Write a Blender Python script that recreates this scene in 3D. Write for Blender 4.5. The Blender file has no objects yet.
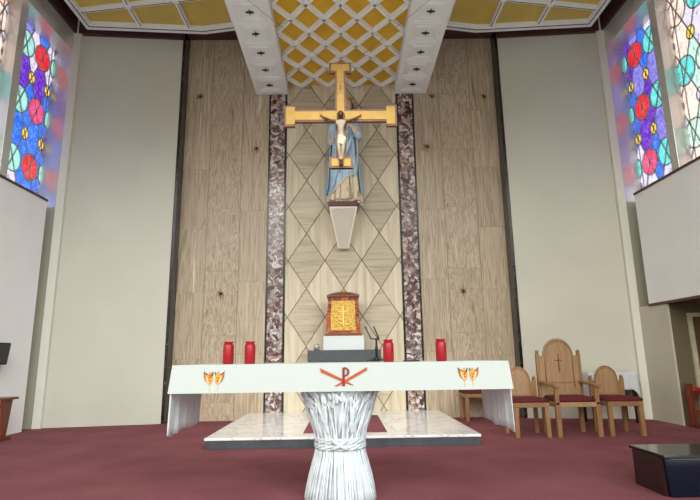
import bpy, bmesh, math, random
from mathutils import Vector, Matrix
random.seed(7)
S = bpy.context.scene
COL = S.collection
PI = math.pi

# ------------------------------------------------------------------ camera
cam = bpy.data.cameras.new('camera'); co = bpy.data.objects.new('camera', cam); COL.objects.link(co)
TH, RO, YAW = math.radians(11.8), math.radians(0.8), math.radians(0.78)
Fv = Vector((math.sin(YAW)*math.cos(TH), math.cos(YAW)*math.cos(TH), math.sin(TH)))
r0 = Vector((math.cos(YAW), -math.sin(YAW), 0)); u0 = r0.cross(Fv)
Rv = r0*math.cos(RO) - u0*math.sin(RO); Uv = r0*math.sin(RO) + u0*math.cos(RO)
m = Matrix.Identity(4)
for i in range(3):
    m[i][0] = Rv[i]; m[i][1] = Uv[i]; m[i][2] = -Fv[i]
m[2][3] = 1.05
co.matrix_world = m
cam.sensor_width = 36; cam.lens = 512/700*36; cam.clip_start = .05
S.camera = co

# ------------------------------------------------------------------ world, lights, exposure
S.view_settings.view_transform = 'Standard'; S.view_settings.look = 'None'
S.view_settings.gamma = 1; S.view_settings.use_curve_mapping = False
S.view_settings.exposure = 0.1
w = bpy.data.worlds.new('daylight'); S.world = w; w.use_nodes = True
wt = w.node_tree; bgn = wt.nodes['Background']; bgn.inputs[1].default_value = .85
wc = wt.nodes.new('ShaderNodeTexCoord'); ws = wt.nodes.new('ShaderNodeSeparateXYZ'); wr = wt.nodes.new('ShaderNodeValToRGB')
wt.links.new(wc.outputs['Generated'], ws.inputs[0]); wt.links.new(ws.outputs[2], wr.inputs[0]); wt.links.new(wr.outputs[0], bgn.inputs[0])
wr.color_ramp.elements[0].position = 0.0; wr.color_ramp.elements[0].color = (.26, .255, .25, 1)      # floor of the nave
wr.color_ramp.elements[1].position = .12; wr.color_ramp.elements[1].color = (.93, .99, .98, 1)        # bright nave glazing
def daylight(name, az, el, strength, angle, color):      # soft light entering from the open nave end
    l = bpy.data.lights.new(name, 'SUN'); l.energy = strength; l.angle = math.radians(angle); l.color = color
    o = bpy.data.objects.new(name, l); COL.objects.link(o); o.location = (0, -6, 6)
    d = Vector((math.sin(math.radians(az))*math.cos(math.radians(el)), math.cos(math.radians(az))*math.cos(math.radians(el)), -math.sin(math.radians(el))))
    o.rotation_euler = d.to_track_quat('-Z', 'Y').to_euler()
daylight('nave_daylight_left', 22, 25, 1.85, 40, (1, .985, .885))
daylight('nave_daylight_right', -30, 25, 2.35, 40, (.95, 1, .985))

dl = bpy.data.lights.new('added_fill_light', 'AREA'); dl.shape = 'RECTANGLE'; dl.size = 1.6; dl.size_y = .8; dl.energy = 15; dl.color = (1, .97, .9); dl.spread = math.radians(50)  # invented lamp out of view, added to brighten the dais and carpet
dlo = bpy.data.objects.new('added_fill_light', dl); COL.objects.link(dlo); dlo.location = (0, 3.9, 6.05); dlo.rotation_euler = (math.radians(33), 0, 0)

# ------------------------------------------------------------------ materials
def lin(c):
    return tuple((v/12.92 if v <= .04045 else ((v+.055)/1.055)**2.4) for v in [x/255 for x in c]) + (1,)
def mat(name):
    mm = bpy.data.materials.new(name); mm.use_nodes = True
    nt = mm.node_tree; b = nt.nodes['Principled BSDF']
    return mm, nt, b
def N(nt, t, **kw):
    n = nt.nodes.new(t)
    for k, v in kw.items():
        if k in n.inputs: n.inputs[k].default_value = v
        else: setattr(n, k, v)
    return n
def ramp(nt, src, stops):
    r = nt.nodes.new('ShaderNodeValToRGB'); el = r.color_ramp.elements
    while len(el) < len(stops): el.new(.5)
    for e, (p, c) in zip(el, stops): e.position = p; e.color = lin(c)
    nt.links.new(src, r.inputs[0]); return r
def coords(nt, scale=(1, 1, 1), rnd=False):
    tc = nt.nodes.new('ShaderNodeTexCoord'); mp = nt.nodes.new('ShaderNodeMapping')
    mp.inputs['Scale'].default_value = scale
    if rnd:
        at = nt.nodes.new('ShaderNodeAttribute'); at.attribute_name = 'rnd'
        ad = nt.nodes.new('ShaderNodeVectorMath'); ad.operation = 'MULTIPLY_ADD'
        ad.inputs[1].default_value = (17, 17, 17)
        nt.links.new(at.outputs['Vector'], ad.inputs[0]); nt.links.new(tc.outputs['Object'], ad.inputs[2])
        nt.links.new(ad.outputs[0], mp.inputs[0])
        return mp.outputs[0], at
    nt.links.new(tc.outputs['Object'], mp.inputs[0]); return mp.outputs[0]
def bump(nt, b, src, strength=.3, dist=.01):
    bp = nt.nodes.new('ShaderNodeBump'); bp.inputs['Strength'].default_value = strength; bp.inputs['Distance'].default_value = dist
    nt.links.new(src, bp.inputs['Height']); nt.links.new(bp.outputs[0], b.inputs['Normal'])
def plain(name, c, rough=.6, metal=0, var=.08, scale=8, bmp=0, spec=.5):
    mm, nt, b = mat(name)
    n = N(nt, 'ShaderNodeTexNoise', Scale=scale, Detail=4.0)
    nt.links.new(coords(nt), n.inputs['Vector'])
    lo = tuple(max(0, x*(1-var)) for x in c); hi = tuple(min(255, x*(1+var)) for x in c)
    r = ramp(nt, n.outputs[0], [(.3, lo), (.7, hi)])
    nt.links.new(r.outputs[0], b.inputs['Base Color'])
    b.inputs['Roughness'].default_value = rough; b.inputs['Metallic'].default_value = metal
    b.inputs['Specular IOR Level'].default_value = spec
    if bmp: bump(nt, b, n.outputs[0], bmp)
    return mm
def travertine(name, stops, scale, rnd=True, rough=.35, dist=1.2, tint=.18, fine=None):
    mm, nt, b = mat(name)
    v, at = coords(nt, scale, True)
    n = N(nt, 'ShaderNodeTexNoise', Scale=1.0, Detail=7.0, Roughness=.62, Distortion=dist)
    nt.links.new(v, n.inputs['Vector'])
    src = n.outputs[0]
    if fine:
        v2, at2 = coords(nt, fine, True)
        n2 = N(nt, 'ShaderNodeTexNoise', Scale=1.0, Detail=4.0, Roughness=.6, Distortion=.8); nt.links.new(v2, n2.inputs['Vector'])
        mm1 = N(nt, 'ShaderNodeMath', operation='MULTIPLY'); mm1.inputs[1].default_value = .26; nt.links.new(n2.outputs[0], mm1.inputs[0])
        mm2 = N(nt, 'ShaderNodeMath', operation='MULTIPLY_ADD'); mm2.inputs[1].default_value = .78; nt.links.new(n.outputs[0], mm2.inputs[0]); nt.links.new(mm1.outputs[0], mm2.inputs[2])
        src = mm2.outputs[0]
    r = ramp(nt, src, stops)
    hsv = N(nt, 'ShaderNodeHueSaturation')
    sp = nt.nodes.new('ShaderNodeSeparateColor'); nt.links.new(at.outputs['Color'], sp.inputs[0])
    mr = N(nt, 'ShaderNodeMapRange'); mr.inputs['To Min'].default_value = 1-tint; mr.inputs['To Max'].default_value = 1+tint
    nt.links.new(sp.outputs[1], mr.inputs[0]); nt.links.new(mr.outputs[0], hsv.inputs['Value'])
    nt.links.new(r.outputs[0], hsv.inputs['Color']); nt.links.new(hsv.outputs[0], b.inputs['Base Color'])
    b.inputs['Roughness'].default_value = rough
    return mm
def wood(name, c1, c2, rough=.4, scale=(14, 14, 2)):
    mm, nt, b = mat(name)
    n = N(nt, 'ShaderNodeTexNoise', Scale=1.5, Detail=6.0, Distortion=1.0)
    nt.links.new(coords(nt, scale), n.inputs['Vector'])
    r = ramp(nt, n.outputs[0], [(.3, c1), (.7, c2)])
    nt.links.new(r.outputs[0], b.inputs['Base Color']); b.inputs['Roughness'].default_value = rough
    return mm
def veined(name, base, vein, scale=3.0, width=.05, rough=.12, base2=None):
    mm, nt, b = mat(name)
    n = N(nt, 'ShaderNodeTexNoise', Scale=scale, Detail=5.0, Distortion=1.6)
    nt.links.new(coords(nt), n.inputs['Vector'])
    b2 = base2 or base
    r = ramp(nt, n.outputs[0], [(.36, base), (.5-width, b2), (.5, vein), (.5+width, b2), (.66, base)])
    nt.links.new(r.outputs[0], b.inputs['Base Color']); b.inputs['Roughness'].default_value = rough
    return mm
def glass(name, c, st=1.0, white=.25):
    mm, nt, b = mat(name)
    n = N(nt, 'ShaderNodeTexNoise', Scale=9.0, Detail=4.0, Distortion=2.0)
    nt.links.new(coords(nt), n.inputs['Vector'])
    hi = tuple(x+(255-x)*white for x in c); lo = tuple(x*.7 for x in c)
    r = ramp(nt, n.outputs[0], [(.32, lo), (.5, c), (.72, hi)])
    nt.links.new(r.outputs[0], b.inputs['Base Color']); nt.links.new(r.outputs[0], b.inputs['Emission Color'])
    b.inputs['Emission Strength'].default_value = st; b.inputs['Roughness'].default_value = .25
    return mm

M = {}
M['paint'] = plain('beige wall paint', (205, 202, 187), .42, 0, .015, 1.2)
M['lit_paint'] = plain('lit pilaster paint', (218, 216, 202), .5, 0, .015, 2)  # paler than the walls: light on the pilaster face is put into the colour
M['white_paint'] = plain('white wall paint', (241, 241, 242), .6, 0, .012, 1.5)
M['satin'] = plain('satin grey metal', (214, 212, 207), .26, .48, .02, 2)
M['sill'] = wood('sill wood', (70, 38, 32), (92, 52, 42), .4)
M['pier'] = plain('grey pier paint', (170, 166, 148), .5, 0, .015, 2)
M['pier_lit'] = plain('lit grey pier paint', (196, 191, 174), .5, 0, .015, 2)  # paler copy of the pier grey, with light from the left put in
M['brown'] = plain('dark brown ceiling', (74, 44, 38), .6, 0, .06, 3)
M['ceil_white'] = plain('white plaster', (240, 242, 241), .55, 0, .01, 3)
M['gold_side'] = plain('mustard ceiling paint', (204, 178, 88), .55, 0, .04, 2)
M['gold_mid'] = plain('ochre ceiling paint', (218, 172, 34), .55, 0, .05, 3)
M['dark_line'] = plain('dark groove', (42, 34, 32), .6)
M['carpet'] = None
mm, nt, b = mat('mauve carpet'); M['carpet'] = mm
n1 = N(nt, 'ShaderNodeTexNoise', Scale=160.0, Detail=2.0); n2 = N(nt, 'ShaderNodeTexNoise', Scale=1.6, Detail=3.0)
v = coords(nt); nt.links.new(v, n1.inputs['Vector']); nt.links.new(v, n2.inputs['Vector'])
mx = N(nt, 'ShaderNodeMath', operation='MULTIPLY_ADD'); mx.inputs[1].default_value = .55
nt.links.new(n1.outputs[0], mx.inputs[0])
m2 = N(nt, 'ShaderNodeMath', operation='MULTIPLY'); m2.inputs[1].default_value = .45
nt.links.new(n2.outputs[0], m2.inputs[0]); nt.links.new(m2.outputs[0], mx.inputs[2])
r = ramp(nt, mx.outputs[0], [(.3, (114, 65, 71)), (.7, (148, 92, 98))])
nt.links.new(r.outputs[0], b.inputs['Base Color']); b.inputs['Roughness'].default_value = .95
b.inputs['Specular IOR Level'].default_value = .1
bump(nt, b, n1.outputs[0], .5, .004)

TS = [(.33, (126, 105, 82)), (.41, (170, 149, 122)), (.47, (198, 180, 155)), (.515, (162, 140, 114)), (.555, (206, 190, 167)), (.61, (162, 141, 116)), (.69, (222, 208, 188))]
M['trav_v'] = travertine('travertine straight grain', TS, (5, 3, .24), dist=1.0, tint=.06, fine=(46, 3, 1.0))
M['trav_w'] = travertine('travertine wavy grain', TS, (3.0, 3, .5), dist=2.8, tint=.06, fine=(30, 3, 1.4))
DS1 = [(.3, (190, 174, 146)), (.5, (216, 202, 175)), (.7, (228, 216, 193))]
DS2 = [(.3, (168, 152, 127)), (.5, (198, 184, 159)), (.7, (212, 199, 175))]
M['dia_v'] = travertine('travertine diamond upright grain', DS1, (14, 3, .8), dist=.3, tint=.05)
M['dia_h'] = travertine('travertine diamond level grain', DS2, (.9, 3, 16), dist=.4, tint=.05)
M['groove'] = plain('bronze groove', (126, 106, 80), .5)
# breccia columns
mm, nt, b = mat('pink breccia marble'); M['breccia'] = mm
v = coords(nt, (1, 1, 1))
nz = N(nt, 'ShaderNodeTexNoise', Scale=5.0, Detail=4.0); nt.links.new(v, nz.inputs['Vector'])
ad = N(nt, 'ShaderNodeVectorMath', operation='MULTIPLY_ADD'); ad.inputs[1].default_value = (.3, .3, .3)
nt.links.new(nz.outputs['Color'], ad.inputs[0]); nt.links.new(v, ad.inputs[2])
vo = N(nt, 'ShaderNodeTexVoronoi', Scale=15.0); nt.links.new(ad.outputs[0], vo.inputs['Vector'])
vd = N(nt, 'ShaderNodeTexVoronoi', Scale=15.0, feature='DISTANCE_TO_EDGE'); nt.links.new(ad.outputs[0], vd.inputs['Vector'])
sp = nt.nodes.new('ShaderNodeSeparateColor'); nt.links.new(vo.outputs['Color'], sp.inputs[0])
big = N(nt, 'ShaderNodeTexNoise', Scale=2.6, Detail=2.0); nt.links.new(v, big.inputs['Vector'])
mxv = N(nt, 'ShaderNodeMath', operation='MULTIPLY_ADD'); mxv.inputs[1].default_value = .55
nt.links.new(sp.outputs[0], mxv.inputs[0])
mb = N(nt, 'ShaderNodeMath', operation='MULTIPLY'); mb.inputs[1].default_value = .5; nt.links.new(big.outputs[0], mb.inputs[0])
nt.links.new(mb.outputs[0], mxv.inputs[2])
cr = ramp(nt, mxv.outputs[0], [(.20, (62, 40, 44)), (.33, (120, 84, 84)), (.42, (196, 184, 180)), (.50, (92, 70, 74)), (.60, (204, 170, 152)), (.70, (226, 222, 218)), (.80, (110, 76, 78)), (.92, (214, 206, 200))])
er = ramp(nt, vd.outputs[0], [(.0, (52, 40, 44)), (.09, (255, 255, 255))])
mixc = N(nt, 'ShaderNodeMix', data_type='RGBA', blend_type='MULTIPLY'); mixc.inputs[0].default_value = .75
nt.links.new(cr.outputs[0], mixc.inputs[6]); nt.links.new(er.outputs[0], mixc.inputs[7])
nt.links.new(mixc.outputs[2], b.inputs['Base Color']); b.inputs['Roughness'].default_value = .15
M['black_marble'] = veined('black marble', (16, 15, 16), (120, 116, 110), 9, .014, .2, (24, 23, 23))
M['white_marble'] = veined('white marble', (246, 245, 244), (206, 202, 200), 1.6, .02, .15, (242, 241, 240))
M['grey_riser'] = plain('dark slate', (74, 80, 86), .3, 0, .12, 6)
M['sheaf'] = plain('carved pale stone', (204, 212, 216), .6, 0, .08, 14)
M['slab_grey'] = plain('charcoal stone', (66, 71, 75), .45, 0, .06, 6)
M['linen'] = plain('white linen', (206, 210, 214), .85, 0, .02, 30)
# lace band: fine dashes
mm, nt, b = mat('woven lace band'); M['lace'] = mm
br = N(nt, 'ShaderNodeTexBrick'); br.inputs['Scale'].default_value = 1.0
br.inputs['Brick Width'].default_value = .035; br.inputs['Row Height'].default_value = .0135; br.inputs['Mortar Size'].default_value = .0035
br.inputs['Color1'].default_value = lin((188, 192, 189)); br.inputs['Color2'].default_value = lin((185, 189, 186)); br.inputs['Mortar'].default_value = lin((177, 183, 180))
tc = nt.nodes.new('ShaderNodeTexCoord'); sx = nt.nodes.new('ShaderNodeSeparateXYZ'); cx = nt.nodes.new('ShaderNodeCombineXYZ')
nt.links.new(tc.outputs['Object'], sx.inputs[0]); nt.links.new(sx.outputs[0], cx.inputs[0]); nt.links.new(sx.outputs[2], cx.inputs[1])
nt.links.new(cx.outputs[0], br.inputs['Vector']); nt.links.new(br.outputs[0], b.inputs['Base Color']); b.inputs['Roughness'].default_value = .85
M['orange'] = plain('orange embroidery', (168, 70, 24), .7, 0, .08, 30)
M['dark_red'] = plain('deep red embroidery', (128, 20, 22), .7, 0, .1, 30)
M['ear_gold'] = plain('golden embroidery', (206, 140, 38), .7, 0, .08, 40)
M['cream_thread'] = plain('cream embroidery', (214, 192, 140), .7)
M['black_thread'] = plain('black embroidery', (40, 32, 30), .7)
M['candle_red'] = plain('red wax', (154, 6, 24), .35, 0, .04, 6)
M['black_metal'] = plain('black metal', (34, 36, 40), .4, 0, .08, 10)
M['black_gloss'] = plain('black lacquer with blue reflection', (8, 19, 34), .12, 0, .1, 3)  # blue of the reflected windows is put into the black base colour
M['black_matte'] = plain('black cloth', (26, 25, 27), .7, 0, .1, 20)
M['maroon_dark'] = wood('dark mahogany', (34, 18, 18), (48, 26, 24), .35)
M['oak'] = wood('honey oak', (128, 92, 58), (156, 116, 78), .4)
M['oak_pale'] = wood('pale oak', (148, 114, 82), (170, 136, 102), .45)
M['oak_dark'] = plain('carved recess oak', (128, 88, 54), .6)
M['cushion'] = plain('maroon velvet', (88, 20, 26), .9, 0, .12, 14)
M['red_pad'] = plain('red leather', (146, 24, 34), .5, 0, .08, 10)
M['mahogany'] = wood('reddish mahogany', (92, 38, 24), (124, 56, 34), .35)
M['gold'] = plain('gold leaf', (168, 132, 58), .5, .25, .05, 12)
M['cross_wood'] = wood('walnut edge', (92, 52, 26), (120, 70, 36), .4)
M['bronze'] = plain('dark bronze', (92, 60, 42), .4, .3, .12, 10)
M['ivory'] = plain('aged ivory', (160, 146, 126), .55, 0, .08, 18)
M['loin'] = plain('pale loincloth', (196, 186, 168), .6, 0, .05, 18)
M['steel_wire'] = plain('wire', (120, 116, 112), .4, .6)
M['blue_robe'] = plain('pale blue robe', (192, 220, 242), .6, 0, .06, 6)
M['blue_deep'] = plain('blue mantle', (150, 198, 226), .6, 0, .06, 6)
M['cream_robe'] = plain('cream robe', (232, 214, 186), .6, 0, .05, 6)
M['skin'] = plain('painted skin', (232, 196, 168), .5, 0, .03, 6)
M['hair'] = plain('brown hair', (112, 72, 44), .6, 0, .1, 20)
M['crown'] = plain('gilded crown', (204, 156, 70), .35, .6)
M['corbel'] = plain('beige corbel', (222, 215, 196), .6, 0, .02, 4)
M['corbel_edge'] = plain('cream corbel edge', (246, 242, 230), .6, 0, .02, 4)
M['plinth'] = wood('plinth wood', (84, 46, 38), (112, 66, 54), .5)
M['copper'] = None
mm, nt, b = mat('red and copper enamel'); M['copper'] = mm
n = N(nt, 'ShaderNodeTexNoise', Scale=7.0, Detail=5.0, Distortion=1.5); nt.links.new(coords(nt), n.inputs['Vector'])
r = ramp(nt, n.outputs[0], [(.3, (54, 30, 20)), (.44, (104, 52, 28)), (.52, (206, 76, 38)), (.58, (112, 58, 30)), (.68, (186, 126, 76)), (.8, (66, 38, 24))])
nt.links.new(r.outputs[0], b.inputs['Base Color']); b.inputs['Roughness'].default_value = .3; b.inputs['Metallic'].default_value = .3
mm, nt, b = mat('hammered gold door'); M['gold_door'] = mm
n = N(nt, 'ShaderNodeTexVoronoi', Scale=38.0); nt.links.new(coords(nt), n.inputs['Vector'])
r = ramp(nt, n.outputs['Distance'], [(.0, (208, 170, 78)), (.6, (182, 142, 50)), (.9, (144, 106, 36))])
nt.links.new(r.outputs[0], b.inputs['Base Color']); b.inputs['Roughness'].default_value = .35; b.inputs['Metallic'].default_value = .35
bump(nt, b, n.outputs['Distance'], .8, .006)
M['tab_roof'] = wood('tabernacle roof wood', (96, 52, 28), (130, 78, 44), .35)
M['white_block'] = plain('white stone block', (208, 215, 217), .4, 0, .01, 3)
M['pale_gold'] = plain('pale gold', (236, 208, 120), .3, .4)
mm, nt, b = mat('clear glass'); M['clear'] = mm
b.inputs['Base Color'].default_value = (.95, .97, 1, 1); b.inputs['Transmission Weight'].default_value = .9; b.inputs['Roughness'].default_value = .08
M['olive'] = plain('olive aisle wall', (104, 95, 70), .7, 0, .03, 2)
M['door_wood'] = wood('aisle door wood', (92, 66, 46), (112, 82, 58), .5)
M['frame_paint'] = plain('door frame paint', (196, 188, 160), .5)
M['lead'] = plain('lead came', (190, 188, 184), .5, .2, .1, 20)
for k, c, st in [('g_red', (226, 22, 40), 1.1), ('g_pink', (238, 60, 120), 1.1), ('g_teal', (150, 222, 212), 1.0), ('g_aqua', (90, 214, 214), 1.0),
                 ('g_blue', (46, 110, 236), 1.0), ('g_violet', (98, 40, 190), 1.0), ('g_lav', (126, 120, 220), 1.0), ('g_yel', (248, 206, 50), 1.1),
                 ('g_white', (214, 208, 236), 1.0), ('g_blush', (240, 214, 204), 1.1), ('g_peach', (236, 190, 176), 1.0), ('g_mint', (190, 226, 214), 1.0)]:
    M[k] = glass(k[2:]+' stained glass', c, st)

# ------------------------------------------------------------------ mesh builder
class MB:
    def __init__(s): s.v = []; s.f = []; s.mi = []; s.sm = []; s.rnd = []
    def add(s, vs, fs, mi=0, sm=False, rnd=None):
        o = len(s.v); s.v += [tuple(p) for p in vs]
        for f in fs:
            s.f.append(tuple(i+o for i in f)); s.mi.append(mi); s.sm.append(sm); s.rnd.append(rnd or (0, .5, 0))
        return s
    def box(s, x0, y0, z0, x1, y1, z1, mi=0, rnd=None):
        vs = [(x, y, z) for z in (z0, z1) for y in (y0, y1) for x in (x0, x1)]
        return s.add(vs, [(0, 2, 3, 1), (4, 5, 7, 6), (0, 1, 5, 4), (2, 6, 7, 3), (0, 4, 6, 2), (1, 3, 7, 5)], mi, False, rnd)
    def hexa(s, bot, top, mi=0):
        return s.add(list(bot)+list(top), [(3, 2, 1, 0), (4, 5, 6, 7), (0, 1, 5, 4), (1, 2, 6, 5), (2, 3, 7, 6), (3, 0, 4, 7)], mi)
    def prism(s, poly, y0, y1, mi=0, axis='y', rnd=None):      # polygon in (x,z) extruded in y ('y'), or (x,y) in z, or (y,z) in x
        n = len(poly)
        def P(a, c, d):
            return (a, d, c) if axis == 'y' else ((a, c, d) if axis == 'z' else (d, a, c))
        vs = [P(a, c, y0) for a, c in poly] + [P(a, c, y1) for a, c in poly]
        fs = [tuple(range(n-1, -1, -1)), tuple(range(n, 2*n))] + [(i, (i+1) % n, (i+1) % n+n, i+n) for i in range(n)]
        return s.add(vs, fs, mi, False, rnd)
    def loft(s, rings, mi=0, sm=True, cap=True, closed=True):
        n = len(rings[0]); vs = [p for r_ in rings for p in r_]; fs = []
        for i in range(len(rings)-1):
            for j in range(n if closed else n-1):
                k = (j+1) % n
                fs.append((i*n+j, i*n+k, (i+1)*n+k, (i+1)*n+j))
        s.add(vs, fs, mi, sm)
        if cap:
            o = len(s.v)-len(vs)
            s.f += [tuple(o+i for i in range(n-1, -1, -1)), tuple(o+(len(rings)-1)*n+i for i in range(n))]
            s.mi += [mi, mi]; s.sm += [False, False]; s.rnd += [(0, .5, 0)]*2
        return s
    def lathe(s, prof, x=0, y=0, z=0, seg=24, mi=0, cap=True):
        return s.loft([[(x+r_*math.cos(2*PI*j/seg), y+r_*math.sin(2*PI*j/seg), z+h) for j in range(seg)] for r_, h in prof], mi, True, cap)
    def tube(s, pts, rad, seg=8, mi=0, cap=True):
        pts = [Vector(p) for p in pts]; rs = rad if isinstance(rad, (list, tuple)) else [rad]*len(pts)
        rings = []; ref = None
        for i, p in enumerate(pts):
            t = (pts[min(i+1, len(pts)-1)] - pts[max(i-1, 0)]).normalized()
            if ref is None: ref = Vector((0, 0, 1)) if abs(t.z) < .9 else Vector((1, 0, 0))
            a = (ref - t*ref.dot(t)).normalized(); ref = a; c = t.cross(a)
            rings.append([tuple(p + (a*math.cos(2*PI*j/seg) + c*math.sin(2*PI*j/seg))*rs[i]) for j in range(seg)])
        return s.loft(rings, mi, True, cap)
    def ball(s, c, r_, seg=12, rings=8, mi=0, rot=None):
        rx, ry, rz = r_ if isinstance(r_, tuple) else (r_,)*3
        R_ = []
        for i in range(1, rings):
            a = PI*i/rings
            R_.append([Vector((rx*math.sin(a)*math.cos(2*PI*j/seg), ry*math.sin(a)*math.sin(2*PI*j/seg), -rz*math.cos(a))) for j in range(seg)])
        if rot: R_ = [[rot @ p for p in q] for q in R_]
        return s.loft([[tuple(p+Vector(c)) for p in q] for q in R_], mi)
    def build(s, name, mats, parent=None, bevel=0, loc=None):
        me = bpy.data.meshes.new(name); me.from_pydata(s.v, [], s.f)
        if not isinstance(mats, (list, tuple)): mats = [mats]
        for q in mats: me.materials.append(q)
        me.polygons.foreach_set('material_index', s.mi); me.polygons.foreach_set('use_smooth', s.sm)
        at = me.attributes.new('rnd', 'FLOAT_VECTOR', 'FACE')
        at.data.foreach_set('vector', [c for r_ in s.rnd for c in r_])
        bm = bmesh.new(); bm.from_mesh(me); bmesh.ops.recalc_face_normals(bm, faces=bm.faces); bm.to_mesh(me); bm.free()
        me.update()
        o = bpy.data.objects.new(name, me); COL.objects.link(o)
        if parent is not None: o.parent = parent
        if loc: o.location = loc
        if bevel:
            bv = o.modifiers.new('bevel', 'BEVEL'); bv.width = bevel; bv.segments = 2; bv.limit_method = 'ANGLE'; bv.angle_limit = math.radians(50)
        return o
def thing(name, label, cat, loc=(0, 0, 0), rz=0, group=None):
    o = bpy.data.objects.new(name, None); COL.objects.link(o); o.location = loc; o.rotation_euler.z = rz
    o.empty_display_size = .1
    return tag(o, label, cat, group)
def tag(o, label, cat, group=None):
    o['label'] = label; o['category'] = cat
    if group: o['group'] = group
    return o
def struct(o): o['kind'] = 'structure'; return o
def dup(root, loc, label):
    r_ = root.copy(); COL.objects.link(r_); r_.location = loc; r_['label'] = label
    for ch in list(root.children):
        c = ch.copy(); COL.objects.link(c); c.parent = r_
        for g in list(ch.children):
            d = g.copy(); COL.objects.link(d); d.parent = c
    return r_
def clip(poly, x0, z0, x1, z1):
    for ax, lim, sgn in ((0, x0, 1), (0, x1, -1), (1, z0, 1), (1, z1, -1)):
        out = []
        for i in range(len(poly)):
            a, b_ = poly[i-1], poly[i]
            da, db = sgn*(a[ax]-lim), sgn*(b_[ax]-lim)
            if (da >= 0) != (db >= 0):
                t = da/(da-db); out.append((a[0]+(b_[0]-a[0])*t, a[1]+(b_[1]-a[1])*t))
            if db >= 0: out.append(b_)
        poly = out
        if len(poly) < 3: return []
    return poly
def skin_mesh(pts, edges, radii, sub=2):
    me = bpy.data.meshes.new('skin'); me.from_pydata(pts, edges, [])
    o = bpy.data.objects.new('skin', me); COL.objects.link(o)
    o.modifiers.new('s', 'SKIN')
    for i, r_ in enumerate(radii): me.skin_vertices[0].data[i].radius = r_ if isinstance(r_, tuple) else (r_, r_)
    me.skin_vertices[0].data[0].use_root = True
    sb = o.modifiers.new('u', 'SUBSURF'); sb.levels = sub; sb.render_levels = sub
    dg = bpy.context.evaluated_depsgraph_get(); dg.update()
    res = bpy.data.meshes.new_from_object(o.evaluated_get(dg))
    bpy.data.objects.remove(o); 
    for p in res.polygons: p.use_smooth = True
    return res
def obj_from(me, name, mats, parent=None, loc=(0, 0, 0)):
    me.materials.clear()
    for q in (mats if isinstance(mats, list) else [mats]): me.materials.append(q)
    o = bpy.data.objects.new(name, me); COL.objects.link(o); o.location = loc
    if parent is not None: o.parent = parent
    return o

# ------------------------------------------------------------------ structure
NE = 0.6                    # open nave end
CZ = 7.33                    # ceiling
YB = 9.25                    # back wall
struct(MB().box(-5.4, 3.0, -.12, 7.4, 9.6, 0).build('floor', M['carpet']))
M['bounce_floor'] = plain('pale added bounce floor', (232, 230, 224), .5, 0, .02, 2)
struct(MB().box(-9, -12, -.12, 9, 3.0, 0).build('floor_bounce', M['bounce_floor']))  # unseen nave floor, added pale to bounce light up onto the ceiling
struct(MB().box(-5.6, NE, CZ, 7.4, 9.7, CZ+.12).build('ceiling', M['brown']))

# travertine back wall: slabs over a backing
b = MB(); b.box(-3.2, YB+.02, 0, 3.2, YB+.25, CZ, 0)
zj = [[1.05, 2.23, 3.40, 4.58, 5.75, 6.93], [.30, 1.45, 2.62, 3.80, 4.96, 6.10], [1.12, 2.42, 3.75, 4.92, 6.14]]
for s in (-1, 1):
    xs = [3.03, 2.53, 1.92, 1.40]
    for c in range(3):
        zz = [0] + zj[c] + [CZ]
        for k in range(len(zz)-1):
            xa, xb = sorted((s*(xs[c]-.003), s*(xs[c+1]+.003)))
            b.box(xa, YB, zz[k]+.0015, xb, YB+.03, zz[k+1]-.0015, 2 if c == 1 else 1, (random.random(), random.random(), random.random()))
struct(b.build('wall_back', [M['groove'], M['trav_v'], M['trav_w']]))
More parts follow.
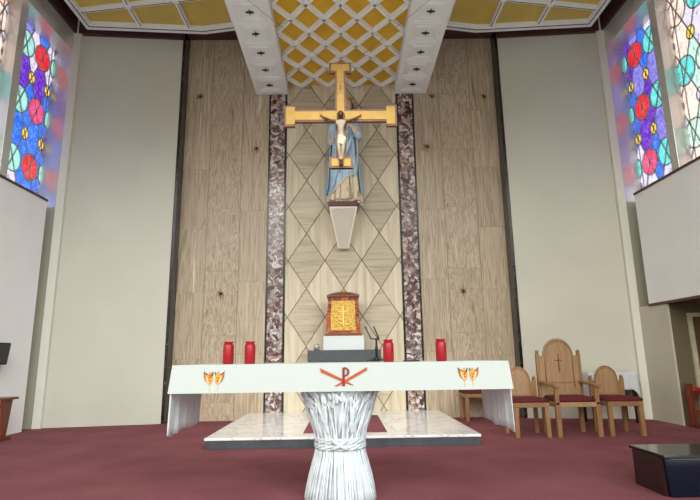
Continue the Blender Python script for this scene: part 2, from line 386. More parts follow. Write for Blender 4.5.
# lozenge panel in the middle
b = MB(); b.box(-1.07, YB+.012, 0, 1.07, YB+.019, 6.4, 0)
HW, HH = .338, .515
for i in range(-5, 6):
    for j in range(-8, 9):
        if (i+j) % 2: continue
        cxx, czz = i*HW, 2.79 + j*HH
        p = clip([(cxx-HW+.009, czz), (cxx, czz-HH+.014), (cxx+HW-.009, czz), (cxx, czz+HH-.014)], -1.065, 0, 1.065, 6.4)
        if len(p) >= 3: b.prism(p, YB-.004, YB+.013, 2 if i % 2 == 0 else 1, 'y', (random.random(), random.random(), random.random()))
struct(b.build('wall_center', [M['groove'], M['dia_v'], M['dia_h']]))
for k, s in enumerate((-1, 1)):
    xa, xb = sorted((s*1.10, s*1.375))
    struct(MB().box(xa, YB-.03, 0, xb, YB+.02, 6.4).build('trim_%d' % (k+1), M['breccia']))
    xa, xb = sorted((s*1.062, s*1.412))
    struct(MB().box(xa, YB-.015, 0, xa+.042, YB+.021, 6.4).box(xb-.042, YB-.015, 0, xb, YB+.021, 6.4).build('trim_%d' % (k+3), M['black_marble']))
    # black return between travertine and plaster, plaster panels, pilasters
    xa, xb = sorted((s*3.03, s*3.10))
    struct(MB().box(xa, 9.0, 0, xb, YB+.2, CZ).build('trim_%d' % (k+5), M['black_marble']))
    P = [(s*3.08, 8.985), (s*4.90, 8.665), (s*4.90, 9.4), (s*3.08, 9.4)]
    struct(MB().prism(P, 0, CZ, 0, 'z').build('wall_front_%s' % ('left', 'right')[k], M['paint']))
    P = [(s*4.85, 8.60), (s*4.965, 8.56), (s*4.965, 9.3), (s*4.85, 9.3)]
    struct(MB().prism(P, 0, CZ, 0, 'z').build('trim_%d' % (k+7), M['lit_paint']))
    # reveal beside the stained glass
    xa, xb = sorted((s*4.964, s*5.6))
    struct(MB().box(xa, 8.60, 0, xb, 9.2, 3.66, 1).box(xa, 8.60, 3.66, xb, 9.2, CZ, 0).build('wall_jamb_%s' % ('left', 'right')[k], [M['satin'], M['pier']]))
    # brown cornice over plaster, pilaster and lights
    yo = 8.60
    bt = [(s*4.97, yo-.03, 7.03), (s*3.05, 8.93, 7.15), (s*3.05, 9.3, 7.15), (s*4.97, 9.3, 7.03)]
    tp = [(x, y, CZ) for x, y, z in bt]
    cn = MB().hexa(bt, tp); xa, xb = sorted((s*4.92, s*5.6)); cn.box(xa, NE, 7.03, xb, 8.6, CZ)
    struct(cn.build('trim_%d' % (16+k), M['brown']))
# side walls
XW = 4.94
b = MB(); b.box(-XW-.5, NE, 0, -XW, 8.27, 3.66).box(-XW-.7, NE, 0, -XW-.44, 9.0, CZ)
struct(b.build('wall_left', M['white_paint']))
b = MB(); b.box(XW, NE, 1.82, XW+.5, 8.24, 3.66).box(XW+.44, NE, 1.82, XW+.7, 9.0, CZ)
struct(b.build('wall_right', M['white_paint']))
struct(MB().box(-XW-.44, NE, 3.66, -XW+.015, 8.275, 3.70).build('trim_9', M['sill'], bevel=.004))
struct(MB().box(XW-.015, NE, 3.66, XW+.44, 8.245, 3.70).build('trim_10', M['sill'], bevel=.004))
struct(MB().box(XW-.012, NE, 1.785, XW+.3, 8.245, 1.825).build('trim_11', M['sill'], bevel=.004))
for k, s in enumerate((-1, 1)):      # header over the lights
    xa, xb = sorted((s*(XW+.02), s*5.45))
    struct(MB().box(xa, NE, 6.66, xb, 8.62, CZ).build('trim_%d' % (12+k), M['satin']))
# aisle beyond the right wall
struct(MB().box(4.955, 7.81, 0, 4.985, 8.6, 1.80).build('wall_pier', M['pier_lit']))
b = MB(); b.box(4.985, 7.83, 0, 7.2, 8.0, 1.9); b.box(7.1, NE, 0, 7.3, 8.0, 1.9); b.box(XW+.2, NE, 0, 7.3, NE+.15, 1.9)  # last box: unseen end wall added to keep the aisle dark
struct(b.build('wall_aisle', M['olive']))
struct(MB().box(XW+.2, NE, 1.83, 7.3, 8.0, 1.95).build('ceiling_aisle', M['olive']))
d = struct(MB().box(5.31, 7.80, 0, 6.14, 7.845, 1.60).build('door_1', M['door_wood'], bevel=.004))
MB().box(5.25, 7.79, 0, 5.31, 7.85, 1.64).box(6.14, 7.79, 0, 6.2, 7.85, 1.64).box(5.31, 7.79, 1.58, 6.14, 7.85, 1.64).build('door_frame', M['frame_paint'], d, .004)
MB().tube([(5.38, 7.80, .82), (5.38, 7.755, .82), (5.47, 7.755, .82)], .009).build('door_handle', M['steel_wire'], d)

# stained glass
def stained(idx, s, Y1, warm, off):
    W0, Z0, Z1 = 1.18, 3.60, 6.70
    X = s*5.31
    win = bpy.data.objects.new('window_%d' % idx, None); COL.objects.link(win); win.location = (X, Y1-W0/2, Z0); struct(win)
    keys = ['g_red', 'g_pink', 'g_teal', 'g_aqua', 'g_blue', 'g_violet', 'g_lav', 'g_yel', 'g_white', 'g_blush', 'g_peach', 'g_mint']
    ix = {k: i for i, k in enumerate(keys)}
    g = MB(); ld = MB()
    def P(u, z, off): return (-s*off, (Y1-u)-(Y1-W0/2), z-Z0)
    def poly(pl, off, mi):
        pl = clip(pl, 0, Z0, W0, Z1)
        if len(pl) >= 3:
            n = len(pl)
            g.add([P(u, z, off) for u, z in pl]+[P(u, z, off-.004) for u, z in pl],
                  [tuple(range(n)), tuple(range(2*n-1, n-1, -1))]+[(i, (i+1) % n, (i+1) % n+n, i+n) for i in range(n)], mi)
    rr = random.Random(40+idx % 10)
    cu = [off-.46, off, off+.46, off+.92]; zc = [6.31-1.02*k for k in range(-1, 4)]; dz = .51
    for ci, u in enumerate(cu):
        for k, z in enumerate(zc):
            # upright lozenge under each big roundel, and the level one beside it
            a = rr.choice(['g_lav', 'g_blue', 'g_white', 'g_violet', 'g_lav']) if warm else rr.choice(['g_blush', 'g_white', 'g_blush', 'g_peach'])
            b1 = rr.choice(['g_lav', 'g_white', 'g_blue', 'g_violet']) if warm else rr.choice(['g_white', 'g_blush', 'g_mint'])
            poly([(u, z), (u+.23, z-dz), (u, z-2*dz), (u-.23, z-dz)], 0, ix[a])
            poly([(u, z), (u+.23, z+dz), (u+.46, z), (u+.23, z-dz)], 0, ix[b1])
            if warm: kk = ('g_red' if k != 2 or s > 0 else 'g_pink') if ci == 1 else ('g_teal' if s < 0 else 'g_aqua')
            else: kk = ['g_aqua', 'g_mint', 'g_blush', 'g_aqua', 'g_mint'][(k+ci) % 5]
            if warm and ci == 1 and k == 3 and s > 0: kk = 'g_pink'
            R_ = .212
            for q in range(4):
                arc = [(u+R_*math.cos(a2), z+R_*1.08*math.sin(a2)) for a2 in [PI/4+q*PI/2+t*PI/2/8 for t in range(9)]]
                poly([(u, z)]+arc, .004, ix[kk])
            sm_ = ['g_yel', 'g_white'][0 if warm else (ci+k) % 2]
            for uu, zz2 in ((u+.23, z-dz),):
                poly([(uu+.085*math.cos(a2), zz2+.105*math.sin(a2)) for a2 in [t*2*PI/16 for t in range(16)]], .012, ix[sm_])
    # lead: rings and crossing diagonals
    def seg(p, q, wd=.011):
        du, dz_ = q[0]-p[0], q[1]-p[1]; L = math.hypot(du, dz_)
        if L < 1e-6: return
        nu, nz_ = -dz_/L*wd, du/L*wd
        pl = clip([(p[0]+nu, p[1]+nz_), (p[0]-nu, p[1]-nz_), (q[0]-nu, q[1]-nz_), (q[0]+nu, q[1]+nz_)], 0, Z0, W0, Z1)
        n = len(pl)
        if n >= 3:
            ld.add([P(u, z, .006) for u, z in pl]+[P(u, z, .02) for u, z in pl],
                   [tuple(range(n)), tuple(range(2*n-1, n-1, -1))]+[(i, (i+1) % n, (i+1) % n+n, i+n) for i in range(n)])
    for u in cu:
        for z in zc:
            for (R_, rz_, du, dz_) in ((.212, .229, 0, 0), (.085, .105, .23, -dz)):
                pp = [(u+du+R_*math.cos(t*2*PI/24), z+dz_+rz_*math.sin(t*2*PI/24)) for t in range(25)]
                for t in range(24): seg(pp[t], pp[t+1])
            for sg in (-1, 1): seg((u+sg*.23, z+dz), (u-sg*.23, z-dz))
    for z in (Z0+.01, Z1-.01): seg((0, z), (W0, z), .014)
    for u in (.09, W0-.01): seg((u, Z0), (u, Z1), .009)
    g.build('stained_glass', [M[k] for k in keys], win)
    ld.build('lead_cames', M['lead'], win)
idx = 1
for k, s in enumerate((-1, 1)):
    bm_ = MB()
    for i in range(3):
        Y1 = 8.60-1.35*i
        stained(idx, s, Y1, i % 2 == 0, .34 if i % 2 == 0 else .16); idx += 1
        xa, xb = sorted((s*5.08, s*5.36))
        bm_.box(xa, Y1-1.35, 3.60, xb, Y1-1.18, 6.70)
    xa, xb = sorted((s*5.1, s*5.4)); bm_.box(xa, NE, 3.60, xb, 8.60-1.35*3, 6.70)
    struct(bm_.build('trim_%d' % (14+k), M['satin'], bevel=.006))

# ------------------------------------------------------------------ ceiling pieces
# side panels
for s in (-1, 1):
    t = thing('ceiling_panel', 'gold coffered ceiling panel in white ribs %s of the diamond lattice' % ('left' if s < 0 else 'right'), 'ceiling panel', (s*3.2, 5.5, 7.17), 0, 'gold ceiling panels beside the lattice')
    def L(x, y): return (s*x-s*3.2, y-5.5)
    outer = [(4.70, 2.5), (4.70, 8.50), (2.56, 8.66), (1.70, 8.50), (1.70, 2.5)]
    inner = [(4.58, 2.6), (4.58, 8.37), (2.57, 8.53), (1.72, 8.38), (1.72, 2.6)]
    g = MB(); n = 5
    g.prism([L(*p) for p in inner], -.03, -.012, 0, 'z'); g.build('gold_field', M['gold_side'], t)
    f_ = MB()
    for i in range(4):
        a, b_, c, d_ = outer[i], outer[i+1], inner[i+1], inner[i]
        bt = [(*L(*p), -.12) for p in (a, b_, c, d_)]; tp = [(*L(*p), -.0) for p in (a, b_, c, d_)]
        f_.hexa(bt, tp)
    f_.build('border', M['ceil_white'], t, .006)
    dk = MB()
    m1 = [tuple(a+(b_-a)*.62 for a, b_ in zip(p, q)) for p, q in zip(outer, inner)]; m2 = [tuple(a+(b_-a)*.78 for a, b_ in zip(p, q)) for p, q in zip(outer, inner)]
    for i in range(3):
        a, b_, c, d_ = m1[i], m1[i+1], m2[i+1], m2[i]
        dk.hexa([(*L(*p), -.123) for p in (a, b_, c, d_)], [(*L(*p), -.118) for p in (a, b_, c, d_)])
    dk.build('dark_bead', M['dark_line'], t)
    rib = MB(); ln = MB(); kn = MB()
    def bar(B, p, q, wd, z0, z1):
        p = Vector(p); q = Vector(q); dd = (q-p).normalized(); nn = Vector((-dd.y, dd.x))*wd
        c4 = [L(*(p+nn)), L(*(p-nn)), L(*(q-nn)), L(*(q+nn))]
        B.hexa([(*c, z0) for c in c4], [(*c, z1) for c in c4])
    for x in (3.70, 2.83, 1.96):
        yt = 8.37+(4.58-x)*.08 if x > 2.5 else 8.42
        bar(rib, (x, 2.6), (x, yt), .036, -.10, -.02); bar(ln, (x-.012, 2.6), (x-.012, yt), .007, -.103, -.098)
    for r_ in range(6):
        y0_ = 8.035 - .86*r_
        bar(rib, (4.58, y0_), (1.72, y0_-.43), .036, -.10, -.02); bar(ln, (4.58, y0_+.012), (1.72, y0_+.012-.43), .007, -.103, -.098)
        for x in (3.70, 2.83, 1.96):
            lx, ly = L(x, y0_-(4.58-x)*.15)
            kn.lathe([(.0, -.118), (.05, -.116), (.06, -.10), (.05, -.09)], lx, ly, 0, 16)
    rib.build('ribs', M['ceil_white'], t); ln.build('rib_dark_line', M['dark_line'], t); kn.build('rosettes', M['ceil_white'], t)  # thin dark line along the underside of each rib

# centre lattice
t = thing('ceiling_lattice', 'ochre ceiling field with white diamond lattice between the two beams', 'ceiling lattice', (0, 6, 6.25))
MB().box(-1.05, -3.5, .07, 1.05, 3.25, .10).build('ochre_field', M['gold_mid'], t)
lat = MB(); px_, py_ = .262, .345
Y0n = 9.24-6
def lbar(p, q):
    p = Vector(p); q = Vector(q); dd = (q-p).normalized(); p = p-dd*.02; q = q+dd*.02; nn = Vector((-dd.y, dd.x))*.022
    c4 = [p+nn, p-nn, q-nn, q+nn]
    n2 = Vector((-dd.y, dd.x))*.036
    c5 = [p+n2, p-n2, q-n2, q+n2]
    lat.hexa([(c.x, c.y, 0) for c in c4], [(c.x, c.y, .072) for c in c5])
for i in range(-4, 4):
    for j in range(0, 19):
        xa, xb = i*px_, (i+1)*px_
        ya, yb = Y0n-j*py_, Y0n-(j+1)*py_
        if (i+j) % 2 == 1: lbar((xa, ya), (xb, yb))
        else: lbar((xb, ya), (xa, yb))
lat.build('diamond_lattice', M['ceil_white'], t)
# beams
for s in (-1, 1):
    t = thing('ceiling_beam', 'white panelled ceiling beam with dark star bosses %s of the lattice' % ('left' if s < 0 else 'right'), 'ceiling beam', (s*1.355, 6, 6.10), 0, 'panelled ceiling beams')
    MB().box(-.31, -3.5, .012, .31, 3.24, 1.07).build('beam_body', M['ceil_white'], t, .01)
    k = 0
    for i in range(11):
        yc = 8.86-6-.524*i
        fr = MB()
        for (a, wd, z0) in ((.245, .022, 0.0), (.185, .014, .004), (.15, .010, .0)):
            c = a*1.0; 
            fr.box(-a, yc-c, z0, a, yc-c+wd, .014).box(-a, yc+c-wd, z0, a, yc+c, .014).box(-a, yc-c+wd, z0, -a+wd, yc+c-wd, .014).box(a-wd, yc-c+wd, z0, a, yc+c-wd, .014)
        pf = fr.build('panel_moulding', M['ceil_white'], t, .003)
        st = []
        for q in range(16):
            a = 2*PI*q/16; rr_ = .062 if q % 4 == 0 else (.016 if q % 4 == 2 else .026)
            st.append((rr_*math.cos(a), yc+rr_*math.sin(a)))
        MB().prism(st, -.012, .013, 0, 'z').build('star_boss', M['maroon_dark'], pf)

# ------------------------------------------------------------------ dais
t = thing('dais', 'low white marble platform with dark slate riser against the back wall', 'platform', (0, 7.83, 0))
MB().box(-1.66, -1.42, 0, 1.61, 1.41, .10).build('riser', M['grey_riser'], t, .004)
MB().box(-1.67, -1.43, .10, 1.62, 1.41, .13).build('marble_top', M['white_marble'], t, .006)
tag(MB().box(-.52, 0, 0, .52, 1.85, .008).build('carpet_mat', M['carpet'], loc=(0, 6.68, .13)), 'mauve carpet mat laid on the white marble platform', 'mat')

# ------------------------------------------------------------------ altar
AY = 4.33
t = thing('altar_table', 'stone altar on a carved pedestal shaped like a bound wheat sheaf', 'altar', (-.02, AY, 0))
MB().box(-1.235, -.41, .86, 1.225, .41, .998).build('altar_top', M['white_marble'], t, .008)
prof = [(0, .268), (.06, .258), (.14, .240), (.24, .213), (.33, .188), (.375, .178), (.42, .180), (.5, .195), (.58, .218), (.66, .248), (.74, .280), (.80, .302), (.862, .315)]
def rad(z):
    for (a, ra), (b_, rb) in zip(prof, prof[1:]):
        if a <= z <= b_: return ra+(rb-ra)*(z-a)/(b_-a)
    return prof[-1][1]
sh = MB(); sh.lathe([(r_-.012, z) for z, r_ in prof], 0, 0, 0, 40)
rr = random.Random(3)
for i in range(120):        # stalks from base to binding, with a slight lean
    a = 2*PI*i/120+rr.uniform(-.03, .03); ln_ = rr.uniform(-.28, .28); off = rr.uniform(-.012, .01); w_ = rr.uniform(.006, .0115)
    sh.tube([((rad(z)+off*(1-abs(z-.2)/.4))*math.cos(a+ln_*(z-.38)), (rad(z)+off*(1-abs(z-.2)/.4))*math.sin(a+ln_*(z-.38)), z) for z in (0, .08, .16, .24, .32, .40)], [w_]*5+[w_*.8], 5)
for i in range(100):        # stalks fanning out above it
    a = 2*PI*i/100+rr.uniform(-.04, .04); ln_ = rr.uniform(-1.1, 1.1); off = rr.uniform(-.016, .012); w_ = rr.uniform(.006, .011); zt = rr.uniform(.66, .86)
    zs = [.36+(zt-.36)*q/6 for q in range(7)]
    sh.tube([((rad(z)+off)*math.cos(a+ln_*(z-.38)), (rad(z)+off)*math.sin(a+ln_*(z-.38)), z) for z in zs], [w_]*6+[w_*.4], 5)
sh.build('wheat_stalks', M['sheaf'], t, loc=(-.022, -.10, 0))
ea = MB()
for i in range(110):
    a = rr.uniform(0, 2*PI); z = rr.uniform(.66, .84); r_ = rad(z)+rr.uniform(-.005, .012)
    tilt = Matrix.Rotation(a, 3, 'Z') @ Matrix.Rotation(rr.uniform(.2, .7), 3, 'Y') @ Matrix.Rotation(rr.uniform(-.7, .7), 3, 'X')
    ea.ball((r_*math.cos(a), r_*math.sin(a), z), (.013, .016, rr.uniform(.035, .055)), 8, 6, 0, tilt)
for i in range(26):          # broad leaves curling on the flare
    a = 2*PI*i/26+rr.uniform(-.1, .1); ln_ = rr.uniform(-1.2, 1.2)
    zs = [.46+.3*q/6 for q in range(7)]
    ea.tube([((rad(z)+.008)*math.cos(a+ln_*(z-.46)), (rad(z)+.008)*math.sin(a+ln_*(z-.46)), z) for z in zs], [.004, .012, .017, .018, .015, .009, .003], 6)
ea.build('wheat_ears', M['sheaf'], t, loc=(-.022, -.10, 0))
rp = MB()
for zc_, ph in ((.385, 0), (.43, .5)):
    for q in range(3):
        pts = []
        for i in range(73):
            a = 2*PI*i/72; tw = a*5+q*2*PI/3+ph
            R_ = .190+.006*math.cos(tw); pts.append((R_*math.cos(a), R_*math.sin(a), zc_+.014*math.sin(tw)))
        rp.tube(pts, .011, 6)
for sgn in (-1, 1):
    rp.tube([(-.06*sgn, -.19, .375), (-.025*sgn, -.212, .395), (.02*sgn, -.218, .42), (.055*sgn, -.198, .442)], .015, 8)
rp.ball((0, -.212, .408), (.026, .016, .024), 10, 8)
rp.build('rope_binding', M['sheaf'], t, loc=(-.022, -.10, 0))

# cloth
ck = thing('altar_cloth', 'long white linen altar cloth with embroidered lace front over the stone altar', 'altar cloth', (-.02, AY, 1.0))
cl = MB()
cl.box(-1.255, -.43, 0, 1.245, .425, .006)
for s in (-1, 1):
    for side in (0,):
        rows = 9; cols = 40; R1 = []; R2 = []
        for i in range(rows):
            q = i/(rows-1); zz = .004-(.50+.0)*q
            ra, rb = [], []
            for j in range(cols):
                y = -.43+.855*j/(cols-1)
                wv = (.007*math.sin(y*34+s)+.004*math.sin(y*61+1.3*s))*q
                drop = zz*(1+(.018*math.sin(y*13+s)+.008*math.sin(y*31))*q)
                x = 1.25+.016*q+wv
                ra.append((s*x-.005, y, drop)); rb.append((s*(x-.005)-.005, y, drop))
            R1.append(ra); R2.append(rb)
        rings = [R1[i] + R2[i][::-1] for i in range(rows)]
        cl.loft(rings, 0, True, True, True)
cl.build('linen_sheet', M['linen'], ck)
band = MB()
rows = []
for q in (0, .3, .65, 1.0):
    zz = .007-.203*q; yy = -.437-.006*q; hw = 1.247+.022*q
    rows.append([(-hw-.005, yy, zz), (hw-.005, yy, zz), (hw-.005, yy+.007, zz), (-hw-.005, yy+.007, zz)])
band.loft(rows, 0, False, True)
band.build('lace_front', M['lace'], ck)
# embroidered signs on the band (local x, z; y of the band)
def emb(name, polys, mats_, y=-.4465):
    e = MB()
    for k, (pl, mi) in enumerate(polys):
        d_ = .0006*(k % 5)
        e.prism(pl, y-.001-d_, y+.006, mi)
    return e.build(name, mats_, ck)
zc = lambda py: (363.4-py)*.00735+.007
xc = lambda px: (px-343.1)*.00743+.02
def pp(*pts): return [(xc(a), zc(b_)) for a, b_ in pts]
PB = []
for q in range(13):
    a = PI/2-q*PI/12
    PB.append((xc(342.6)+.036*math.cos(a)*1.1, zc(372.2)+.034*math.sin(a)))
inner_ = [(xc(342.6)+.030*math.cos(PI/2-q*PI/12)*.8, zc(372.0)+.026*math.sin(PI/2-q*PI/12)) for q in range(12, -1, -1)]
emb('embroidered_chi_rho', [(pp((318.8, 368.2), (319.4, 372), (344, 383.2), (351.5, 385.6), (352, 385.2), (345, 381)), 0),
                            (pp((365.2, 367.9), (365.6, 370.6), (342, 383.4), (336, 386), (333, 385.8), (338.5, 382.6)), 0),
                            (pp((341.2, 368), (343.2, 368), (343.4, 386), (340.6, 386)), 1), (PB+inner_, 1)], [M['orange'], M['dark_red']])
def wheat(cx_, cz_):
    P_ = []
    def leafp(dx, s_, mi, out, h0, h1, wd):
        pts = []
        L_ = [(0, h0), (out*.75, h0+(h1-h0)*.3), (out, h0+(h1-h0)*.65), (out*1.02, h1)]
        R_ = [(out*1.02-wd*.2, h1-.004), (out-wd, h0+(h1-h0)*.6), (out*.7-wd, h0+(h1-h0)*.3)]
        return ([(cx_+dx+s_*a, cz_+c) for a, c in L_+R_], mi)
    for s_ in (-1, 1):
        dx = s_*.030
        P_.append(([(cx_+dx-.0025, cz_-.093), (cx_+dx+.0025, cz_-.093), (cx_+dx+.0025, cz_-.03), (cx_+dx-.0025, cz_-.03)], 2))
        P_.append(leafp(dx, s_, 1, .043, -.045, .046, .014))
        P_.append(leafp(dx, s_, 0, .033, -.045, .034, .014))
        P_.append(leafp(dx, s_, 2, .024, -.045, .02, .01))
        P_.append(leafp(dx, -s_, 3, .022, .0, .046, .008))
        P_.append(leafp(dx, -s_, 1, .018, -.045, .03, .010))
        P_.append(([(cx_+dx, cz_-.05), (cx_+dx+.018, cz_-.025), (cx_+dx+.020, cz_+.015), (cx_+dx, cz_+.048), (cx_+dx-.020, cz_+.015), (cx_+dx-.018, cz_-.025)], 0))
        for h in (-.02, 0, .018): P_.append(([(cx_+dx-.012, cz_+h), (cx_+dx, cz_+h+.006), (cx_+dx+.012, cz_+h), (cx_+dx, cz_+h-.006)], 1))
        P_.append(leafp(dx, s_, 3, .045, .02, .05, .01))
    return P_
for xx in (-.94, .937):
    emb('embroidered_wheat', wheat(xx+.0, -.088+(.003 if xx > 0 else 0)), [M['ear_gold'], M['orange'], M['cream_thread'], M['black_thread']])

# candles
def candle(x, y, label):
    t = thing('votive_candle', label, 'candle', (x, y, 1.006), 0, 'red candles on the altar')
    MB().lathe([(.036, 0), (.043, .006), (.043, .14), (.040, .152), (.033, .158), (.032, .168)], 0, 0, 0, 28).build('candle_body', M['candle_red'], t)
    MB().lathe([(.032, .166), (.038, .168), (.038, .178), (.030, .178), (.028, .170)], 0, 0, 0, 28).build('candle_rim', M['candle_red'], t)
    return t
c0 = candle(-.930, 4.2, 'red candle at the far left end of the altar')
dup(c0, (-.757, 4.2, 1.006), 'red candle second from the left end of the altar')
dup(c0, (.355, 4.2, 1.006), 'red candle next to the black fork stand on the altar')
dup(c0, (.780, 4.2, 1.006), 'red candle standing alone at the right end of the altar')
# fork stand
t = thing('fork_stand', 'black metal tabletop stand with a two pronged fork on the altar', 'stand', (.275, 4.45, 1.006))
bs = MB()
for a in (PI*.95, PI*.05, -PI*.5, PI*.6): bs.tube([(0, 0, .024), (.045*math.cos(a), .045*math.sin(a), .018), (.085*math.cos(a), .085*math.sin(a), .005)], [.012, .009, .005], 8)
bs.ball((0, 0, .026), (.024, .024, .022), 12, 8); bs.build('tripod_base', M['black_metal'], t)
MB().lathe([(.011, .02), (.011, .10), (.014, .102), (.014, .125), (.009, .127), (.009, .19)], 0, 0, 0, 14).build('post', M['black_metal'], t)
MB().tube([(-.095, -.02, .30), (-.047, 0, .195), (.022, 0, .19), (-.022, -.01, .30)][:3], .0065, 8).tube([(-.022, -.02, .298), (.002, -.01, .245), (.024, 0, .19)], .0065, 8).build('fork', M['black_metal'], t)
tag(MB().box(-.06, -.09, 0, .06, .09, .010).build('booklet', M['black_matte'], loc=(.565, 4.42, 1.006), bevel=.003), 'thin black booklet lying flat on the altar right of centre', 'booklet')

# ------------------------------------------------------------------ tabernacle stand
t = thing('tabernacle_stand', 'charcoal stone stand with wide slab behind the altar', 'stand', (0, 8.85, .13))
MB().box(-.30, -.22, 0, .30, .30, .84).build('pillar', M['slab_grey'], t, .006)
MB().box(-.605, -.26, .845, .605, .34, 1.035).build('slab', M['slab_grey'], t, .006)
for s in (-1, 1): MB().box(min(s*.28, s*.59), -.25, .80, max(s*.28, s*.59), .2, .846).build('bracket', M['slab_grey'], t)
tag(MB().box(-.345, -.2, 0, .335, .25, .232).build('stone_block', M['white_block'], loc=(-.003, 8.84, 1.165), bevel=.005), 'white stone block under the gold tabernacle', 'block')
t = thing('tabernacle', 'gold and red enamel tabernacle with a hipped wooden roof', 'tabernacle', (-.012, 8.84, 1.397))
MB().box(-.31, -.2, 0, .31, .22, .035).build('base', M['tab_roof'], t, .005)
bt = [(-.29, -.18, .035), (.29, -.18, .035), (.29, .2, .035), (-.29, .2, .035)]; tp = [(-.252, -.16, .655), (.252, -.16, .655), (.252, .17, .655), (-.252, .17, .655)]
MB().hexa(bt, tp).build('body', M['copper'], t, .006)
dr = MB().hexa([(-.215, -.197, .085), (.215, -.197, .085), (.215, -.176, .085), (-.215, -.176, .085)], [(-.198, -.172, .59), (.198, -.172, .59), (.198, -.15, .59), (-.198, -.15, .59)]).build('door', M['gold_door'], t, .004)
MB().hexa([(-.008, -.2, .17), (.008, -.2, .17), (.008, -.19, .17), (-.008, -.19, .17)], [(-.008, -.182, .50), (.008, -.182, .50), (.008, -.17, .50), (-.008, -.17, .50)]).box(-.09, -.19, .40, .09, -.175, .416).build('door_cross', M['pale_gold'], dr)
rf = MB()
rf.loft([[(-.275, -.19, .655), (.275, -.19, .655), (.275, .21, .655), (-.275, .21, .655)], [(-.275, -.19, .685), (.275, -.19, .685), (.275, .21, .685), (-.275, .21, .685)],
         [(-.15, -.1, .735), (.15, -.1, .735), (.15, .12, .735), (-.15, .12, .735)], [(-.05, -.03, .755), (.05, -.03, .755), (.05, .05, .755), (-.05, .05, .755)]], 0, False)
rf.build('roof', M['tab_roof'], t)
MB().lathe([(.022, .75), (.014, .765), (.02, .78), (.012, .795), (.003, .80)], 0, .01, 0, 14).build('finial', M['crown'], t)
tag(MB().lathe([(.040, 0), (.046, .008), (.047, .07), (.038, .085), (.038, .10), (.034, .10), (.034, .085), (.042, .068), (.041, .012), (.0, .010)], 0, 0, 0, 20, 0, False).build('glass_jar', M['clear'], loc=(-.46, 8.72, 1.165)), 'small clear glass jar on the dark slab left of the tabernacle', 'jar')

# ------------------------------------------------------------------ stars on travertine
def star(x, z, label):
    st = MB()
    pts = []
    for q in range(12):
        a = PI/2+q*PI/6; L_ = ((.105 if q in (0,) else .15 if q == 6 else .095) if q % 2 == 0 else .017)
        pts.append((L_*math.cos(a), 0, L_*math.sin(a)))
    n = 12
    st.add(pts+[(0, -.035, 0)], [(i, (i+1) % n, n) for i in range(n)]+[tuple(range(n))])
    o = st.build('wall_star', M['star'], loc=(x, YB-.022, z))
    st2 = MB().tube([(0, .0, 0), (0, .024, 0)], .012, 8).build('mount_pin', M['bronze'], o)
    return tag(o, label, 'wall star', 'bronze stars on the travertine')
M['star'] = plain('polished bronze', (150, 104, 60), .25, .7, .1, 20)
star(-2.765, 6.08, 'bronze star highest on the left travertine wall')
star(-1.643, 4.985, 'bronze star beside the pink marble column left of the cross')
star(-2.218, 2.20, 'bronze star low on the left travertine above the red candles')
star(2.805, 6.04, 'bronze star highest on the right travertine near the black strip')
star(1.64, 5.0, 'bronze star beside the pink marble column right of the cross')
star(2.172, 2.20, 'bronze star low on the right travertine wall')
star(1.78, 6.05, 'bronze star just under the right ceiling beam')

# ------------------------------------------------------------------ statue on its corbel
t = thing('corbel', 'tapering beige wall corbel with brown ledge under the statue', 'corbel', (.008, YB, 2.99))
MB().box(-.262, -.56, .675, .262, 0, .765).build('ledge', M['plinth'], t, .006)
MB().box(-.245, -.53, .635, .245, 0, .676).build('cap', M['corbel_edge'], t, .004)
MB().hexa([(-.085, -.12, 0), (.085, -.12, 0), (.085, -.0, 0), (-.085, 0, 0)], [(-.235, -.51, .636), (.235, -.51, .636), (.235, 0, .636), (-.235, 0, .636)]).build('taper', M['corbel'], t)
eg = MB()
for s in (-1, 1): eg.hexa([(s*.085-.012, -.128, 0), (s*.085+.012, -.128, 0), (s*.085+.012, -.11, 0), (s*.085-.012, -.11, 0)], [(s*.23-.014, -.52, .636), (s*.23+.014, -.52, .636), (s*.23+.014, -.48, .636), (s*.23-.014, -.48, .636)])
eg.build('edge_strips', M['corbel_edge'], t)

def head(B, c, h, mi_skin=0, mi_dark=1, nod=0):
    """head of height h around centre c, facing -y"""
    seg, rings = 24, 16; R_ = []
    rot = Matrix.Rotation(nod, 3, 'X')
    for i in range(1, rings):
        a = PI*i/rings; q = []
        for j in range(seg):
            th = 2*PI*j/seg
            x = .37*math.sin(a)*math.cos(th); y = .44*math.sin(a)*math.sin(th); z = -.5*math.cos(a)
            if z < 0: x *= 1+.45*z; y = y*(1+.2*z)
            if y < 0:
                f_ = max(0, 1-abs(x)/.09)
                if -.16 < z < .06: y -= .09*f_*(1-(z+.16)/.22)     # nose
                if .0 < z < .10 and .05 < abs(x) < .22: y += .03      # eye sockets
                if -.30 < z < -.24 and abs(x) < .12: y -= .02         # lips
                if -.48 < z < -.36 and abs(x) < .14: y -= .03         # chin
            q.append(tuple(Vector(c)+rot @ (Vector((x, y, z))*h)))
        R_.append(q)
    B.loft(R_, mi_skin)
    for s in (-1, 1):
        B.ball(Vector(c)+rot @ (Vector((s*.13, -.375, .045))*h), (.05*h, .03*h, .028*h), 8, 6, mi_dark)
        B.ball(Vector(c)+rot @ (Vector((s*.36, .03, .0))*h), (.03*h, .06*h, .10*h), 8, 6, mi_skin)
    B.ball(Vector(c)+rot @ (Vector((0, -.40, -.27))*h), (.09*h, .03*h, .02*h), 8, 6, mi_dark)
